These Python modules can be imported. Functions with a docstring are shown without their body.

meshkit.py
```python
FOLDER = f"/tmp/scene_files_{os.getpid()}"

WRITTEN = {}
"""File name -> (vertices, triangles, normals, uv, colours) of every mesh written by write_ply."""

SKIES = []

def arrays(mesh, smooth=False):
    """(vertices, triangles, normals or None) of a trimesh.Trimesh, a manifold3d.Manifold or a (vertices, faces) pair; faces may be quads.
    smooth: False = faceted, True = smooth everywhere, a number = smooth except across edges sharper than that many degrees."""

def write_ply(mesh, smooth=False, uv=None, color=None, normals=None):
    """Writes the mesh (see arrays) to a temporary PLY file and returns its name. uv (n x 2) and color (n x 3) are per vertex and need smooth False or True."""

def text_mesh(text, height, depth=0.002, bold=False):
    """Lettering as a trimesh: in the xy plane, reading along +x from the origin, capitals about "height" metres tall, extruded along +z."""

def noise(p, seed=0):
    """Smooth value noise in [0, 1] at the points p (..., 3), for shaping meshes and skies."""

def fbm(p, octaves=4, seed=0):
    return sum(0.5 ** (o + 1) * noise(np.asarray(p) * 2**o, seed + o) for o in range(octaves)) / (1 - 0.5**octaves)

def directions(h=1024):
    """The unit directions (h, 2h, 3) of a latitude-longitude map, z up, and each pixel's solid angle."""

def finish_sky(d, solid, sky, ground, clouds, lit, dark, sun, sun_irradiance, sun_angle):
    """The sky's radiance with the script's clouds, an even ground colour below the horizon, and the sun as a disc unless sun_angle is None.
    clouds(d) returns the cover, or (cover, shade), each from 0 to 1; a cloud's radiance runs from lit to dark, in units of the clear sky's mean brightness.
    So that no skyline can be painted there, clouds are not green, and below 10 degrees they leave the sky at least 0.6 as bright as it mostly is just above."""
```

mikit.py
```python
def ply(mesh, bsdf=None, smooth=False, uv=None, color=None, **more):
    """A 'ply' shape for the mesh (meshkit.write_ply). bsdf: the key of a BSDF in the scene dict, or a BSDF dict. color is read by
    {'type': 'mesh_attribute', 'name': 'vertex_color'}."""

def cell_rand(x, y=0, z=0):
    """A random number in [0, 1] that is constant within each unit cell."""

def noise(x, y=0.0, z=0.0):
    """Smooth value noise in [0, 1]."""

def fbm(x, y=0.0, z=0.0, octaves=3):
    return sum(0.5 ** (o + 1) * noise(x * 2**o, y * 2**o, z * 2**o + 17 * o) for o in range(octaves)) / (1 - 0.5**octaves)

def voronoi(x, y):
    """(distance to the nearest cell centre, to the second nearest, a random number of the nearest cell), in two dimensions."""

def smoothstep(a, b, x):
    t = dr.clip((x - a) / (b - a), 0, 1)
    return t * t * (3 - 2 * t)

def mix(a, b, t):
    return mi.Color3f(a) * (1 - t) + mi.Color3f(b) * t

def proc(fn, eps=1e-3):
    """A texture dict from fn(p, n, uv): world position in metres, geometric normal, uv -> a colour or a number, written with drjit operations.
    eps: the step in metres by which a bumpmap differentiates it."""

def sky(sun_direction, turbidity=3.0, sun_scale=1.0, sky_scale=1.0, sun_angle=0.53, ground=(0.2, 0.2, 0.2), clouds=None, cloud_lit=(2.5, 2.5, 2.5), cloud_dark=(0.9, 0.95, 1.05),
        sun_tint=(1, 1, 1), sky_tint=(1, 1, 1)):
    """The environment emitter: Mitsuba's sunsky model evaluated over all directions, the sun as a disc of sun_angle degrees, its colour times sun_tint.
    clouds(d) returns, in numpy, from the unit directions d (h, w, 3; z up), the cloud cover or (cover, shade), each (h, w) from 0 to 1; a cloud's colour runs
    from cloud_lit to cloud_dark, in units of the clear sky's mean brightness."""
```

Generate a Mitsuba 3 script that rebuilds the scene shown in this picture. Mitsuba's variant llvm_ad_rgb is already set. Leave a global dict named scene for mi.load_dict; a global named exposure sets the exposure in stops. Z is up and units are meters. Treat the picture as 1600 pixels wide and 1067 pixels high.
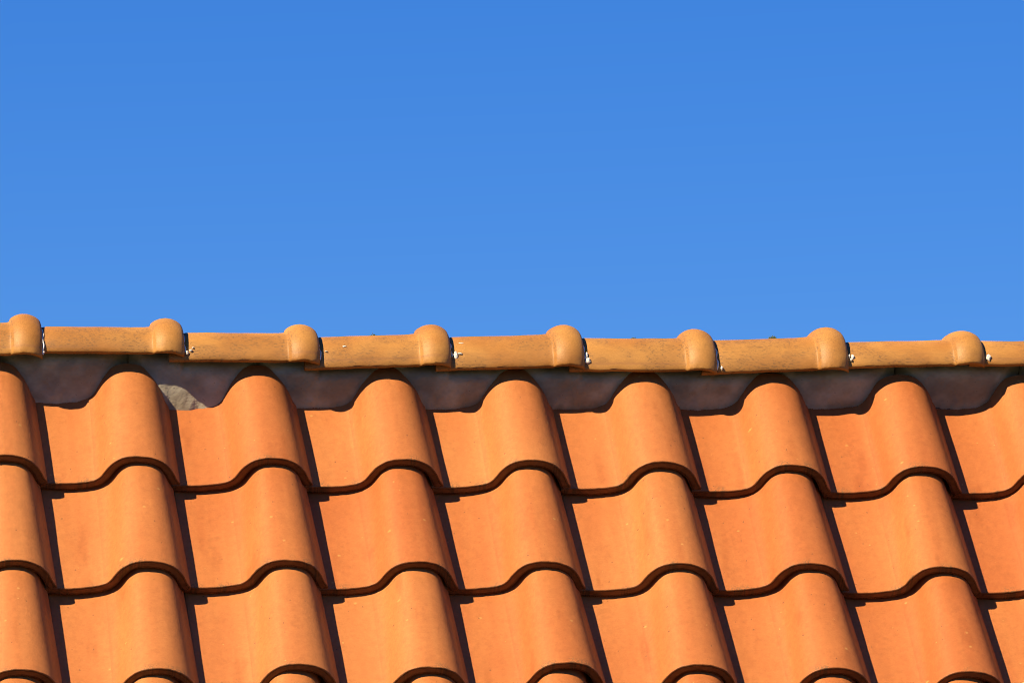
import math, random
import numpy as np, trimesh, mitsuba as mi, mikit, meshkit
import drjit as dr
from scipy.interpolate import PchipInterpolator

scene, labels = {'type': 'scene'}, {}
T = mi.ScalarTransform4f
PITCH = math.radians(50.0)
CP, SP = math.cos(PITCH), math.sin(PITCH)


def roof(x, u, h):
    """Point of the roof slope: x along the ridge, u up the slope, h out of it."""
    return np.array([x, u * CP - h * SP, u * SP + h * CP])


# ------------------------------------------------------------------ camera, sky, exposure
CAM = np.array([-0.72361, -9.78711, -1.48761])
AZ, EL, ROLL, FPX = 0.14607, 0.17222, -0.01392, 10000.0
fw = np.array([math.sin(AZ) * math.cos(EL), math.cos(AZ) * math.cos(EL), math.sin(EL)])
rt = np.array([math.cos(AZ), -math.sin(AZ), 0.0])
up0 = np.cross(rt, fw)
up = up0 * math.cos(ROLL) - rt * math.sin(ROLL)
scene['camera'] = {
    'type': 'perspective', 'fov': math.degrees(2 * math.atan(800 / FPX)), 'fov_axis': 'x',
    'near_clip': 0.1, 'far_clip': 5000.0,
    'to_world': T().look_at(origin=CAM.tolist(), target=(CAM + fw).tolist(), up=up.tolist()),
    'film': {'type': 'hdrfilm', 'width': 1024, 'height': 682},
}
sun_x, sun_u, sun_h = -0.88, 0.26, 1.0
SUN = roof(sun_x, sun_u, sun_h)
def horizon_haze(d):
    # thin blue haze that thickens evenly towards the horizon, all the way round
    return 3.0 * np.exp(-np.degrees(np.arcsin(np.clip(d[..., 2], 0, 1))) / 4.0)


scene['sky'] = mikit.sky(SUN.tolist(), turbidity=3, sun_tint=(1.0, 0.93, 0.76), sky_tint=(0.125, 0.60, 1.42), sky_scale=0.28, ground=(0.05, 0.05, 0.04),
                         clouds=horizon_haze, cloud_lit=(1.2, 2.45, 3.9), cloud_dark=(1.2, 2.45, 3.9))
exposure = 3.5


# ------------------------------------------------------------------ materials
def clay_colour(base, warm, seed):
    def fn(p, n, uv):
        x = p.x
        s = p.y * CP + p.z * SP
        h = p.z * CP - p.y * SP
        big = mikit.fbm(x * 7 + seed, s * 5, h * 7, octaves=3)
        streak = mikit.fbm(x * 95 + seed * 3, s * 5, 2.0, octaves=2)
        grain = mikit.noise(x * 1150, s * 1150, h * 1150)
        mottle = mikit.fbm(x * 160, s * 160, h * 160 + seed, octaves=3)
        t = mikit.smoothstep(0.25, 0.75, 0.75 * big + 0.25 * streak)
        c = mikit.mix(base, warm, t)
        fleck = mikit.noise(x * 420 + 7, s * 420, h * 420)
        c = c * (0.84 + 0.12 * grain + 0.12 * fleck + 0.24 * (mottle - 0.35))
        stain = mikit.smoothstep(0.58, 0.80, mikit.fbm(x * 38 + seed * 2, s * 9 + seed, h * 30, octaves=4))
        c = mikit.mix(c, c * mi.Color3f(0.80, 0.72, 0.66), 0.6 * stain)
        # slightly redder band where the roll springs from the flat pan
        band = mikit.smoothstep(0.297, 0.305, uv.x) * dr.exp(-dr.maximum(uv.x - 0.300, 0.0) / 0.045) * (0.45 + 0.55 * streak)
        c = mikit.mix(c, c * mi.Color3f(0.93, 0.76, 0.70), 0.75 * band)
        # pale lichen spots and dark grit, a few per tile
        d1, _, r1 = mikit.voronoi(x * 30 + seed * 5, s * 30)
        pale = mikit.smoothstep(0.02 + 1.0 * (r1 - 0.9), 0.01, d1 + 0.05 * (mottle - 0.5)) * dr.select(r1 > 0.9, 1.0, 0.0)
        c = mikit.mix(c, mi.Color3f(0.30, 0.19, 0.065), 0.6 * pale)
        d2, _, r2 = mikit.voronoi(x * 55 + seed * 9, s * 40)
        dark = mikit.smoothstep(0.07, 0.03, d2 + 0.08 * (mottle - 0.5)) * dr.select(r2 > 0.91, 1.0, 0.0)
        c = mikit.mix(c, mi.Color3f(0.07, 0.035, 0.02), 0.75 * dark)
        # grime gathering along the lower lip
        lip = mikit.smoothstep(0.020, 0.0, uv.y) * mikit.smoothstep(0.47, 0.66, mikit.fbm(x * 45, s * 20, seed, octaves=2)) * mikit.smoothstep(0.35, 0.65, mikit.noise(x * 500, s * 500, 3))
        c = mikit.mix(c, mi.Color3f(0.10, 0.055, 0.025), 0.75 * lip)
        # shade of the front lip face put into its colour, mottled over the clay
        lip_shade = mikit.smoothstep(0.0019, 0.0006, uv.y)
        c = c * (1 - lip_shade * (0.66 - 0.25 * mottle))
        return c
    return fn


def clay_bump(p, n, uv):
    return mikit.fbm(p.x * 420, p.y * 420, p.z * 420, octaves=3) + 1.5 * mikit.fbm(p.x * 60, p.y * 60, p.z * 60, octaves=2)


TONES = [((0.218, 0.077, 0.0255), (0.230, 0.091, 0.031)), ((0.210, 0.071, 0.023), (0.226, 0.085, 0.028)),
         ((0.222, 0.081, 0.0275), (0.234, 0.096, 0.033)), ((0.202, 0.065, 0.021), (0.220, 0.079, 0.026))]
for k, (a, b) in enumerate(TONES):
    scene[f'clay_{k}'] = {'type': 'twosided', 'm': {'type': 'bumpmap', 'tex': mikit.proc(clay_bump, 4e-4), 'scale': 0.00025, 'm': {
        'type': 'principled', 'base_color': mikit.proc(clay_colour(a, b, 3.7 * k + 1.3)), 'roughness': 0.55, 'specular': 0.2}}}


def ridge_colour(p, n, uv):
    big = mikit.fbm(p.x * 14, p.y * 14, p.z * 14, octaves=3)
    mid = mikit.fbm(p.x * 70 + 9, p.y * 70, p.z * 110, octaves=3)
    grain = mikit.noise(p.x * 900, p.y * 900, p.z * 900)
    fine = mikit.fbm(p.x * 330, p.y * 330, p.z * 420, octaves=2)
    c = mikit.mix((0.190, 0.086, 0.020), (0.228, 0.117, 0.031), mikit.smoothstep(0.3, 0.7, big))
    c = c * (0.84 + 0.2 * grain + 0.25 * (mid - 0.35))
    # black lichen speckle in patches, less of it on the crown of the collar
    patch = mikit.smoothstep(0.36, 0.62, mikit.fbm(p.x * 24 + 4, p.y * 24, p.z * 24, octaves=3))
    sp = mikit.smoothstep(0.57, 0.70, fine) * patch
    c = mikit.mix(c, mi.Color3f(0.085, 0.05, 0.022), 0.72 * sp * (1 - 0.7 * uv.y))
    # a damp brown line running near the lower edge, broken up
    line = dr.exp(-dr.square((uv.x - 0.14 - 0.06 * (mikit.noise(p.x * 11, 3.0, 1.0) - 0.5)) / 0.028)) * mikit.smoothstep(0.42, 0.68, mikit.fbm(p.x * 6 + 2.5, 1.0, 8.0, octaves=2))
    c = mikit.mix(c, mi.Color3f(0.16, 0.075, 0.03), 0.75 * line * (0.5 + 0.5 * fine))
    # grey-brown grime on the part that lies next to the collar above it
    grime = uv.y * 0 + (mikit.smoothstep(0.52, 0.75, mid) * 0.30 + patch * 0.28) * (1 - 0.6 * uv.y)
    return mikit.mix(c, mi.Color3f(0.11, 0.055, 0.018), grime)


def mortar_colour(p, n, uv):
    a = mikit.fbm(p.x * 22, p.y * 22, p.z * 22, octaves=3)
    b = mikit.fbm(p.x * 220, p.y * 220, p.z * 220, octaves=3)
    c = mikit.mix((0.150, 0.138, 0.118), (0.240, 0.240, 0.218), mikit.smoothstep(0.3, 0.7, a))
    pit = mikit.smoothstep(0.76, 0.82, b)
    return mikit.mix(c * (0.85 + 0.3 * b), mi.Color3f(0.06, 0.05, 0.04), 0.5 * pit)


scene['ridge_clay'] = {'type': 'twosided', 'm': {'type': 'bumpmap', 'tex': mikit.proc(clay_bump, 4e-4), 'scale': 0.00022, 'm': {
    'type': 'principled', 'base_color': mikit.proc(ridge_colour), 'roughness': 0.58, 'specular': 0.3}}}
scene['mortar'] = {'type': 'twosided', 'm': {'type': 'bumpmap', 'tex': mikit.proc(clay_bump, 4e-4), 'scale': 0.0006, 'm': {
    'type': 'principled', 'base_color': mikit.proc(mortar_colour), 'roughness': 0.85, 'specular': 0.2}}}
scene['sealant'] = {'type': 'twosided', 'm': {'type': 'principled', 'base_color': {'type': 'rgb', 'value': (0.45, 0.46, 0.47)}, 'roughness': 0.35}}
scene['timber'] = {'type': 'twosided', 'm': {'type': 'principled', 'base_color': {'type': 'rgb', 'value': (0.05, 0.04, 0.035)}, 'roughness': 0.9}}
scene['plaster'] = {'type': 'twosided', 'm': {'type': 'principled', 'base_color': mikit.proc(lambda p, n, uv: mikit.mix((0.5, 0.46, 0.4), (0.6, 0.56, 0.5), mikit.fbm(p.x * 3, p.y * 3, p.z * 3))), 'roughness': 0.9}}
scene['moss'] = {'type': 'twosided', 'm': {'type': 'principled', 'base_color': mikit.proc(lambda p, n, uv: mikit.mix((0.03, 0.05, 0.018), (0.07, 0.09, 0.03), mikit.noise(p.x * 600, p.y * 600, p.z * 600))), 'roughness': 0.9}}
scene['soil'] = {'type': 'twosided', 'm': {'type': 'principled', 'base_color': mikit.proc(lambda p, n, uv: mikit.mix((0.025, 0.038, 0.015), (0.05, 0.05, 0.03), mikit.fbm(p.x * 0.7, p.y * 0.7, 0))), 'roughness': 0.95}}


# ------------------------------------------------------------------ helpers
count = {}


def put(name, shape, parent=None):
    key = (parent + '__' if parent else '') + name
    n = count.get(key, 0)
    count[key] = n + 1
    if n:
        key += f'_{n:03d}'
    scene[key] = shape
    return key


def loft(sections, uvs=None, cap=True):
    """Closed cross-section loops (k, m, 3), one after the other, as one skin; both ends closed by pairing the loop's two halves."""
    S = np.asarray(sections)
    k, m = S.shape[:2]
    i, j = np.meshgrid(np.arange(k - 1), np.arange(m), indexing='ij')
    jn = (j + 1) % m
    f = np.stack([i * m + j, i * m + jn, (i + 1) * m + jn, (i + 1) * m + j], -1).reshape(-1, 4)
    F = [f]
    if cap:
        a = np.arange(m // 2 - 1)
        q = np.stack([a, m - 1 - a, m - 2 - a, a + 1], -1)
        F.append(q[:, ::-1])
        F.append(q + (k - 1) * m)
    F = np.vstack(F)
    tri = np.vstack([F[:, [0, 1, 2]], F[:, [0, 2, 3]]])
    mesh = trimesh.Trimesh(S.reshape(-1, 3), tri, process=False)
    if mesh.volume < 0:
        mesh = trimesh.Trimesh(mesh.vertices, tri[:, ::-1], process=False)
    return mesh


def section(top, normal, thick, inset=0.0, nround=3):
    """A closed loop round a curve (n, 2) that is `thick` thick on the side against its normal, with rounded ends."""
    t = thick
    off = inset
    tan = np.stack([normal[:, 1], -normal[:, 0]], -1)
    a, b = top - normal * off, top - normal * (t - off)
    r = (t - 2 * off) / 2
    right = [(a[-1] + b[-1]) / 2 + r * (normal[-1] * math.cos(q) + tan[-1] * 0.8 * math.sin(q)) for q in np.linspace(0, math.pi, nround + 2)[1:-1]]
    left = [(a[0] + b[0]) / 2 + r * (-normal[0] * math.cos(q) - tan[0] * 0.8 * math.sin(q)) for q in np.linspace(0, math.pi, nround + 2)[1:-1]]
    right, left = np.array(right) - tan[-1] * off, np.array(left) + tan[0] * off
    # roll so that the loop's two halves pair up point by point
    half = nround // 2
    loop = np.vstack([left[half:], a, right, b[::-1], left[:half]])
    return loop


# ------------------------------------------------------------------ the roof: tiles
W, G = 0.205, 0.2346
TH, STEP = 0.0138, 0.0172
STEP_TOP = 0.0110                              # the top course lies on a thicker batten
PX = np.array([-22, -10, 0, 17, 35, 53, 63, 69.7, 74.2, 80.5, 90.5, 104.4, 122.9, 141.7, 161.4, 173.8, 182.7, 186.6, 189.5, 194]) / 1000
PH = np.array([1.2, 0.2, 0, 0.3, 2, 5.4, 9.2, 15.0, 23.6, 34.8, 46.3, 54.8, 58, 56.6, 49, 38.2, 25.5, 16.5, 9.5, 4.5]) / 1000
cl = np.r_[0, np.cumsum(np.hypot(np.diff(PX), np.diff(PH)))]
tt = np.linspace(0, cl[-1], 61)
prof = np.stack([PchipInterpolator(cl, PX)(tt), PchipInterpolator(cl, PH)(tt)], -1)
for _ in range(2):
    prof[1:-1] = 0.25 * prof[:-2] + 0.5 * prof[1:-1] + 0.25 * prof[2:]
tg = np.gradient(prof, axis=0)
tg /= np.linalg.norm(tg, axis=1, keepdims=True)
pn = np.stack([-tg[:, 1], tg[:, 0]], -1)
for _ in range(2):
    pn[1:-1] = 0.25 * pn[:-2] + 0.5 * pn[1:-1] + 0.25 * pn[2:]
pn /= np.linalg.norm(pn, axis=1, keepdims=True)


def tile_mesh(length, seed, step=STEP):
    us = [0.0, 0.0004, 0.0010, 0.0019, 0.0045, 0.012, 0.03] + list(np.linspace(0.06, length - 0.004, 9)) + [length]
    R = 0.0019
    secs, uv = [], []
    for u in us:
        q = prof - pn * (STEP * u / G)
        if step != STEP:                         # nothing nests over the top course: its roll keeps its width
            k = np.clip((prof[:, 0] - 0.10) / 0.08, 0, 1)
            q = prof - np.stack([0.008 * u / 0.2 * k * k * (3 - 2 * k), np.full(len(prof), step * u / G)], -1)
        inset = R - math.sqrt(max(R * R - (R - min(u, R)) ** 2, 0)) if u < R else (0.001 if u == length else 0.0)
        lo = section(q, pn, TH, inset)
        n3 = np.stack([lo[:, 0] * 30, lo[:, 1] * 30, np.full(len(lo), u * 9 + seed * 7.1)], -1)
        lo = lo + 0.0011 * (meshkit.fbm(n3, 2, seed)[:, None] - 0.5) * np.array([0.6, 1.0])
        # the lip is not cut quite straight, and a little crumbly
        e = meshkit.fbm(np.stack([lo[:, 0] * 16, lo[:, 1] * 16, np.full(len(lo), seed * 3.3)], -1), 3, seed + 20) - 0.5
        e2 = meshkit.noise(np.stack([lo[:, 0] * 160, lo[:, 1] * 160, np.full(len(lo), seed * 1.7)], -1), seed + 40) - 0.5
        du = (0.004 * e + 0.0012 * e2) * max(0.0, 1 - u / 0.03)
        secs.append(np.stack([lo[:, 0], u + du, lo[:, 1]], -1))
        uv.append(np.stack([lo[:, 0] / W, np.full(len(lo), u)], -1))
    # one more ring well inside the lip face keeps its rim crisp under smooth shading
    first = secs[0]
    q = prof
    inner = section(q, pn, TH, R + 0.0012)
    secs.insert(0, np.stack([inner[:, 0], first[:, 1], inner[:, 1]], -1))
    uv.insert(0, uv[0])
    m = loft(secs)
    return m, np.vstack(uv)


NV = 5
FULL = [tile_mesh(0.305, k) for k in range(NV)]
TOPROW = [tile_mesh(0.235, k + 11, STEP_TOP) for k in range(NV)]
SHAPES = {}


def tile_shape(kind, variant, tone):
    key = (kind, variant, tone)
    if key not in SHAPES:
        m, uv = (TOPROW if kind else FULL)[variant]
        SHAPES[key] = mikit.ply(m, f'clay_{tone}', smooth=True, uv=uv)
    return SHAPES[key]


B = np.eye(4)
B[:3, :3] = np.stack([[1, 0, 0], [0, CP, SP], [0, -SP, CP]], 1)     # tile axes x, u, h -> world

# how far each tile sits from the regular grid, in mm (along the ridge, up the slope), row by row, columns 0 to 7
SHIFT = {0: [(-1.5, 4), (0.5, 0), (1, 1.5), (-3, 3), (-1, 0.6), (0, -2), (5, -5), (5, -2)],
         1: [(0, -3), (5.5, 0), (1, -1), (-6, 3), (-3, 1.5), (-4, 2), (-1, -3), (-1, -1)],
         2: [(0, -4), (6, 5), (-2, 0), (1, 8), (-1, 8), (1, 0), (3, -5), (0, -2)]}
SHIFT_LEFT = {0: (-2, 2), 1: (1, -3), 2: (0, -9)}

ROOF = 'tiled_roof'
labels[ROOF] = {'kind': 'thing', 'label': 'roof slope of orange clay pantiles with ochre ridge tiles under blue sky', 'category': 'roof'}
rng = random.Random(5)
for row in range(0, 5):
    for col in range(-2, 10):
        dx, du = SHIFT.get(row, [(0, 0)] * 8)[col] if 0 <= col <= 7 and row in SHIFT else (SHIFT_LEFT[row] if col == -1 and row in SHIFT_LEFT else (rng.uniform(-3, 3), rng.uniform(-3, 3)))
        tone = [0, 2, 0, 1, 0, 2, 2, 0, 1, 3, 1, 0][(col + 2 + row * 5) % 12] if col < 5 else [3, 1, 3, 1][(col + row) % 4]
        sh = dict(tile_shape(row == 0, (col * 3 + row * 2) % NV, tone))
        M = np.eye(4)
        a = math.radians(rng.uniform(-0.75, 0.75))
        M[:2, :2] = [[math.cos(a), -math.sin(a)], [math.sin(a), math.cos(a)]]
        M[:3, 3] = [col * W + dx / 1000, -row * G + du / 1000, rng.uniform(-0.001, 0.001)]
        sh['to_world'] = T((B @ M).tolist())
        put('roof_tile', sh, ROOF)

# ------------------------------------------------------------------ ridge tiles
APEX = roof(0, 0.257, 0)
RY = 0.084


def ridge_tile(x0, x1, z0, z1, xr, b, seed, x_prev):
    xr = xr + 0.002
    """x_prev: right end of the tile before; xr: right end of this tile's collar; z0, z1: its front lower edge at x0 and x1; b: rise."""
    cw = 0.047
    xs = list(np.linspace(x_prev - 0.022, xr - cw - 0.012, 12)) + list(xr - cw + np.linspace(-0.006, cw - 0.004, 24)) + [xr - 0.0025, xr - 0.0012, xr - 0.0004, xr]
    th = np.linspace(math.pi, 0, 40)            # front to back
    secs, uv = [], []
    for x in xs:
        t = (x - (xr - cw)) / cw
        if t <= 0:
            bulge = 0.003 * math.exp(t * 9)
        else:
            bulge = 0.001 + 0.0140 * max(0.0, 1 - abs((t - 0.46) / 0.56) ** 2.0) ** 0.72
        tuck = 0.004 * min(1, max(0, (x_prev + 0.01 - x) / 0.02))
        rnd = max(0, 0.0035 - (xr - x)) / 0.0035
        bulge -= 0.0035 * (1 - math.sqrt(max(0, 1 - rnd ** 2)))
        ry, rz = RY + bulge * 0.95 - tuck, b + bulge - tuck
        z = z0 + (z1 - z0) * (x - x0) / (x1 - x0)
        sq = 0.93                                # a little fuller than an ellipse
        cy, cz = np.cos(th), np.sin(th)
        top = np.stack([np.sign(cy) * np.abs(cy) ** sq * ry, np.abs(cz) ** sq * rz], -1)
        tg = np.gradient(top, axis=0)
        nn = np.stack([-tg[:, 1], tg[:, 0]], -1)
        nn /= np.linalg.norm(nn, axis=1, keepdims=True)
        lo = section(top, nn, 0.011, 0.0)
        P = np.stack([np.full(len(lo), x), lo[:, 0], lo[:, 1]], -1)
        d = meshkit.fbm(P * 28 + seed * 5.3, 2, seed) - 0.5
        e = meshkit.fbm(P * np.array([70, 70, 70]) + seed, 3, seed + 3) - 0.5
        low = np.clip(1 - lo[:, 1] / 0.012, 0, 1)
        P[:, 1] += 0.0022 * d + 0.003 * e * low
        P[:, 2] += 0.0022 * d + 0.0034 * e * low
        # the lower edge of the collar hangs a little at its free end
        P[:, 2] -= low * 0.0045 * np.clip((t - 0.35) / 0.65, 0, 1) ** 2
        P += np.array([0, APEX[1], z + 0.0055])
        if x == xs[-1]:
            pass
        secs.append(P)
        k = len(lo)
        fr = np.clip(lo[:, 1] / rz, 0, 1) if rz > 0 else np.zeros(k)
        uv.append(np.stack([fr, np.full(k, float(min(1, max(0, t * 4))))], -1))
    m = loft(secs)
    return m, np.vstack(uv)


# right end of each collar; front lower edge and rise of each body (metres, as they sit on the ridge)
RIDGE = [  # x0, x1, z0, z1, xr, rise
    (-0.230, -0.075, 0.2190, 0.2160, -0.0160, 0.0590),
    (-0.012, 0.1463, 0.2200, 0.2202, 0.2066, 0.0495),
    (0.2106, 0.3638, 0.2097, 0.2094, 0.4205, 0.0530),
    (0.4224, 0.5735, 0.1990, 0.2050, 0.6291, 0.0585),
    (0.6314, 0.7845, 0.1993, 0.2050, 0.8421, 0.0605),
    (0.8479, 0.9968, 0.2003, 0.2018, 1.0548, 0.0605),
    (1.0564, 1.2062, 0.1980, 0.2045, 1.2678, 0.0615),
    (1.2726, 1.4245, 0.2099, 0.2150, 1.4894, 0.0485),
    (1.4943, 1.6450, 0.2160, 0.2180, 1.7040, 0.0470),
    (1.7090, 1.8600, 0.2120, 0.2150, 1.9160, 0.0540)]


def blob(centre, size, seed, sub=3):
    m = trimesh.creation.icosphere(subdivisions=sub)
    v = m.vertices
    v = v * (0.55 + 0.9 * meshkit.fbm(v * 1.7 + seed * 3.1, 3, seed)[:, None])
    return trimesh.Trimesh(v * np.array(size) + np.array(centre), m.faces, process=False)


def front(x, z, i, out=0.0):
    """A point on the front face of ridge tile i at height z."""
    x0, x1, z0, z1, xr, b = RIDGE[i]
    ze = z0 + (z1 - z0) * (x - x0) / (x1 - x0) + 0.0055
    s = min(0.999, max(0, (z - ze) / b))
    return np.array([x, APEX[1] - RY * math.sqrt(1 - s * s) - out, z])


def tube(points, radii, sides=8):
    p = np.asarray(points, float)
    t = np.gradient(p, axis=0)
    t /= np.linalg.norm(t, axis=1, keepdims=True)
    a = np.cross(t, [1.0, 0, 0])
    a /= np.linalg.norm(a, axis=1, keepdims=True)
    b = np.cross(t, a)
    q = np.arange(sides) * 2 * math.pi / sides
    S = p[:, None] + np.asarray(radii)[:, None, None] * (np.cos(q)[None, :, None] * a[:, None] + np.sin(q)[None, :, None] * b[:, None])
    return loft(S)


# white sealant squeezed out at the joints: tile index -> blobs (x, z, sx, sz), bead (z from, z to, radius)
BLOBS = {1: [(-0.0122, 0.2215, 0.0020, 0.0022)],
         2: [(0.2125, 0.2235, 0.0026, 0.0045), (0.2185, 0.2275, 0.0035, 0.0022), (0.2220, 0.2320, 0.0024, 0.0018)],
         3: [(0.4628, 0.2385, 0.0042, 0.0018), (0.4330, 0.2290, 0.0030, 0.0012)],
         4: [(0.6385, 0.2245, 0.0042, 0.0085), (0.6455, 0.2275, 0.0050, 0.0016), (0.6500, 0.2470, 0.0050, 0.0016)],
         5: [(0.8490, 0.2180, 0.0052, 0.0066), (0.8475, 0.2265, 0.0034, 0.0078), (0.8440, 0.2380, 0.0018, 0.0068)],
         6: [(1.0640, 0.2080, 0.0022, 0.0042)],
         7: [(1.2712, 0.2300, 0.0022, 0.0038), (1.2770, 0.2290, 0.0030, 0.0050), (1.2740, 0.2240, 0.0018, 0.0028)],
         8: [(1.4975, 0.2300, 0.0046, 0.0070)]}
BEADS = {1: (0.218, 0.262, 0.0016), 2: (0.224, 0.262, 0.0013), 3: (0.214, 0.240, 0.0016), 4: (0.222, 0.246, 0.0015), 5: (0.220, 0.246, 0.0012), 6: (0.205, 0.250, 0.0016)}

prev = -0.23
for i, (x0, x1, z0, z1, xr, b) in enumerate(RIDGE):
    m, uv = ridge_tile(x0, x1, z0, z1, xr, b, i + 1, prev)
    key = put('ridge_tile', mikit.ply(m, 'ridge_clay', smooth=True, uv=uv), ROOF)
    for k, (x, z, sx, sz) in enumerate(BLOBS.get(i, [])):
        c = front(x, z, i, 0.002)
        put('sealant_blob', mikit.ply(blob(c, (sx * 0.75, 0.0020, sz * 0.75), 7 * i + k), 'sealant', smooth=True), key)
    if i in BEADS:
        za, zb, r = BEADS[i]
        zz = np.linspace(za, zb, 14)
        pts = [front(prev + 0.0025 + 0.001 * math.sin(z * 300 + i), z, i, 0.0015) for z in zz]
        rad = r * (0.6 + 0.7 * meshkit.noise(np.stack([zz * 220, zz * 0 + i, zz * 0], -1), i))
        put('sealant_bead', mikit.ply(tube(pts, rad), 'sealant', smooth=True), key)
    prev = xr


# ------------------------------------------------------------------ mortar bedding under the ridge, one fillet in each pan
def ridge_edge(x):
    for x0, x1, z0, z1, xr, b in RIDGE:
        if x <= xr:
            break
    return z0 + (z1 - z0) * (x - x0) / (x1 - x0) + 0.0055


def mortar(col, base, top_u, bulge, seed):
    xa, xb = col * W - 0.0805, col * W + 0.1235
    nx, nh = 62, 26
    secs = []
    for x in np.linspace(xa, xb, nx):
        s = (x - xa) / (xb - xa)
        ring = []
        for h in np.linspace(-0.030, 0.088, nh):
            k = (h + 0.03) / 0.118
            u = base + (top_u - base) * max(0, (h + 0.012) / 0.09) - bulge * math.sin(math.pi * min(1, max(0, (h + 0.012) / 0.085)))
            u += 0.030 * max(0, (s - 0.66) / 0.34) ** 2 + 0.034 * max(0, (0.24 - s) / 0.24) ** 1.5    # draws back over the rolls
            u += 0.0045 * (meshkit.fbm(np.array([x * 16, h * 16, seed * 2.7]), 3, seed) - 0.5) + 0.002 * (meshkit.fbm(np.array([x * 150, h * 150, seed]), 2, seed + 1) - 0.5)
            # a crumbly feather edge where it meets the pan
            u += 0.006 * (meshkit.fbm(np.array([x * 90, seed * 1.0, 0.0]), 2, seed + 2) - 0.5) * max(0, 1 - k * 2.2)
            pt = roof(x, u, h)
            ze = ridge_edge(x)
            if pt[2] > ze - 0.02:                                  # tucked in behind the ridge tile's front edge
                w_ = min(1.0, (pt[2] - ze + 0.02) / 0.024)
                pt[1] = max(pt[1], (APEX[1] - RY + 0.034) * w_ + pt[1] * (1 - w_))
                pt[2] = min(pt[2], ze + 0.012)
            ring.append(pt)
        back = [np.array([x, APEX[1] - 0.012, min(z, ridge_edge(x) + 0.012)]) for z in np.linspace(roof(0, 0.222, 0.088)[2], roof(0, 0.222, -0.03)[2], nh)]
        secs.append(ring + back)
    S = np.array(secs)
    return loft(S)


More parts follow.
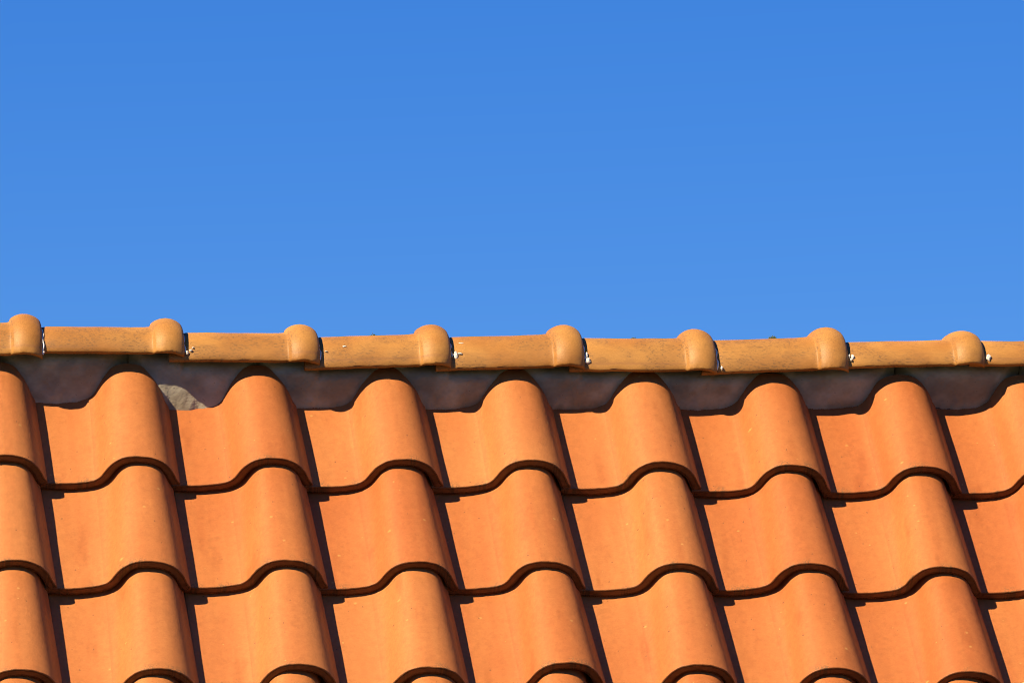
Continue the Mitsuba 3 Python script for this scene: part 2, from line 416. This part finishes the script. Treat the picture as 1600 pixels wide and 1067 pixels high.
MORTAR = {-1: (0.200, 0.236, 0.000), 0: (0.204, 0.240, 0.000), 1: (0.189, 0.238, 0.000), 2: (0.198, 0.226, 0.003), 3: (0.199, 0.226, 0.004),
          4: (0.201, 0.226, 0.004), 5: (0.204, 0.228, 0.004), 6: (0.208, 0.232, 0.003), 7: (0.212, 0.234, 0.002), 8: (0.208, 0.232, 0.002)}
for c, (base, top_u, bulge) in MORTAR.items():
    key = put('ridge_mortar', mikit.ply(mortar(c, base, top_u, bulge, c + 12), 'mortar', smooth=50), ROOF)
    if c == 1:
        labels[key] = {'label': 'pale mortar fillet under the ridge with a sunlit patch'}

# ------------------------------------------------------------------ what carries the tiles: deck, ridge board, walls
def prism(profile_yz, x0, x1):
    p = np.array(profile_yz)
    n = len(p)
    v = np.vstack([np.c_[np.full(n, x0), p], np.c_[np.full(n, x1), p]])
    f = [[i, (i + 1) % n, n + (i + 1) % n, n + i] for i in range(n)]
    tri = [[a, b, c] for a, b, c, d in f] + [[a, c, d] for a, b, c, d in f] + [[0, i + 1, i] for i in range(1, n - 1)] + [[n, n + i, n + i + 1] for i in range(1, n - 1)]
    m = trimesh.Trimesh(v, np.array(tri), process=False)
    return m if m.volume > 0 else trimesh.Trimesh(v, np.array(tri)[:, ::-1], process=False)


X0, X1 = -0.40, 2.03
A = roof(0, 0.257, -0.055)
peak_z = roof(0, 0.257, 0)[2] - 0.055 / CP
E0 = roof(0, -1.35, -0.055)
slope_len = (peak_z - E0[2])
ay = APEX[1]
deck = [(ay, peak_z), (E0[1], E0[2]), (E0[1], E0[2] - 0.04), (ay, peak_z - 0.04 / CP), (2 * ay - E0[1], E0[2] - 0.04), (2 * ay - E0[1], E0[2])]
half1 = [(ay, peak_z), (E0[1], E0[2]), (E0[1] + 0.03, E0[2] - 0.03), (ay, peak_z - 0.05)]
half2 = [(2 * ay - y, z) for y, z in half1]
put('roof_deck', mikit.ply(trimesh.util.concatenate([prism(half1, X0, X1), prism([(y + (0.0005 if abs(y - ay) < 1e-9 else 0), z) for y, z in half2], X0, X1)]), 'timber'), ROOF)
put('ridge_board', mikit.ply(trimesh.creation.box(bounds=[[X0, ay - 0.02, peak_z + 0.002], [X1, ay + 0.02, APEX[2] + 0.028]]), 'timber'), ROOF)
put('house_wall', mikit.ply(prism([(E0[1] + 0.12, -6.0), (2 * ay - E0[1] - 0.12, -6.0), (2 * ay - E0[1] - 0.12, E0[2] + 0.03), (ay, peak_z - 0.12), (E0[1] + 0.12, E0[2] + 0.03)], X0 + 0.05, X1 - 0.05), 'plaster'), ROOF)

# ------------------------------------------------------------------ moss on the crown of the ridge
def tuft(c, size, n, seed):
    r = np.random.default_rng(seed)
    ms = []
    for _ in range(n):
        d = r.normal(0, 1, 3) * np.array([1.0, 0.7, 0.45])
        d[2] = abs(d[2])
        o = np.array(c) + d * size * 0.55
        ax = np.array([r.normal(0, 0.6), r.normal(0, 0.6), 1.0])
        ax /= np.linalg.norm(ax)
        s = np.cross(ax, [0.3, 1, 0.1])
        s /= np.linalg.norm(s)
        L, w_ = size * r.uniform(0.35, 0.8), size * r.uniform(0.10, 0.2)
        q = np.cross(ax, s)
        v = np.array([o - s * w_, o + s * w_, o + q * w_, o + ax * L, o - ax * 0.2 * L])
        ms.append(trimesh.Trimesh(v, [[0, 1, 3], [1, 2, 3], [2, 0, 3], [1, 0, 4], [2, 1, 4], [0, 2, 4]], process=False))
    return trimesh.util.concatenate(ms)


def ridge_top(x, i):
    x0, x1, z0, z1, xr, b = RIDGE[i]
    return np.array([x, ay - 0.012, z0 + (z1 - z0) * (x - x0) / (x1 - x0) + b + 0.0045])


for name_x, i, size, n, lab in ((0.515, 3, 0.0046, 30, 'small dark moss tuft on top of the ridge, leftmost of three'),
                                (0.935, 5, 0.0036, 22, 'tiny flat moss tuft on the ridge, middle one of three'),
                                (1.1615, 6, 0.0058, 44, 'largest green moss tuft on the ridge, rightmost of three')):
    key = put('moss_tuft', mikit.ply(tuft(ridge_top(name_x, i), size, n, i), 'moss'))
    labels[key] = {'label': lab, 'category': 'moss', 'group': 'moss tufts along the ridge'}

# ------------------------------------------------------------------ ground far below
put('ground', mikit.ply(trimesh.Trimesh([[-1500, -1500, -6], [1500, -1500, -6], [1500, 1500, -6], [-1500, 1500, -6]], [[0, 1, 2], [0, 2, 3]], process=False), 'soil'))
labels['ground'] = {'label': 'open ground around the house, far below the roof', 'category': 'ground', 'kind': 'structure'}
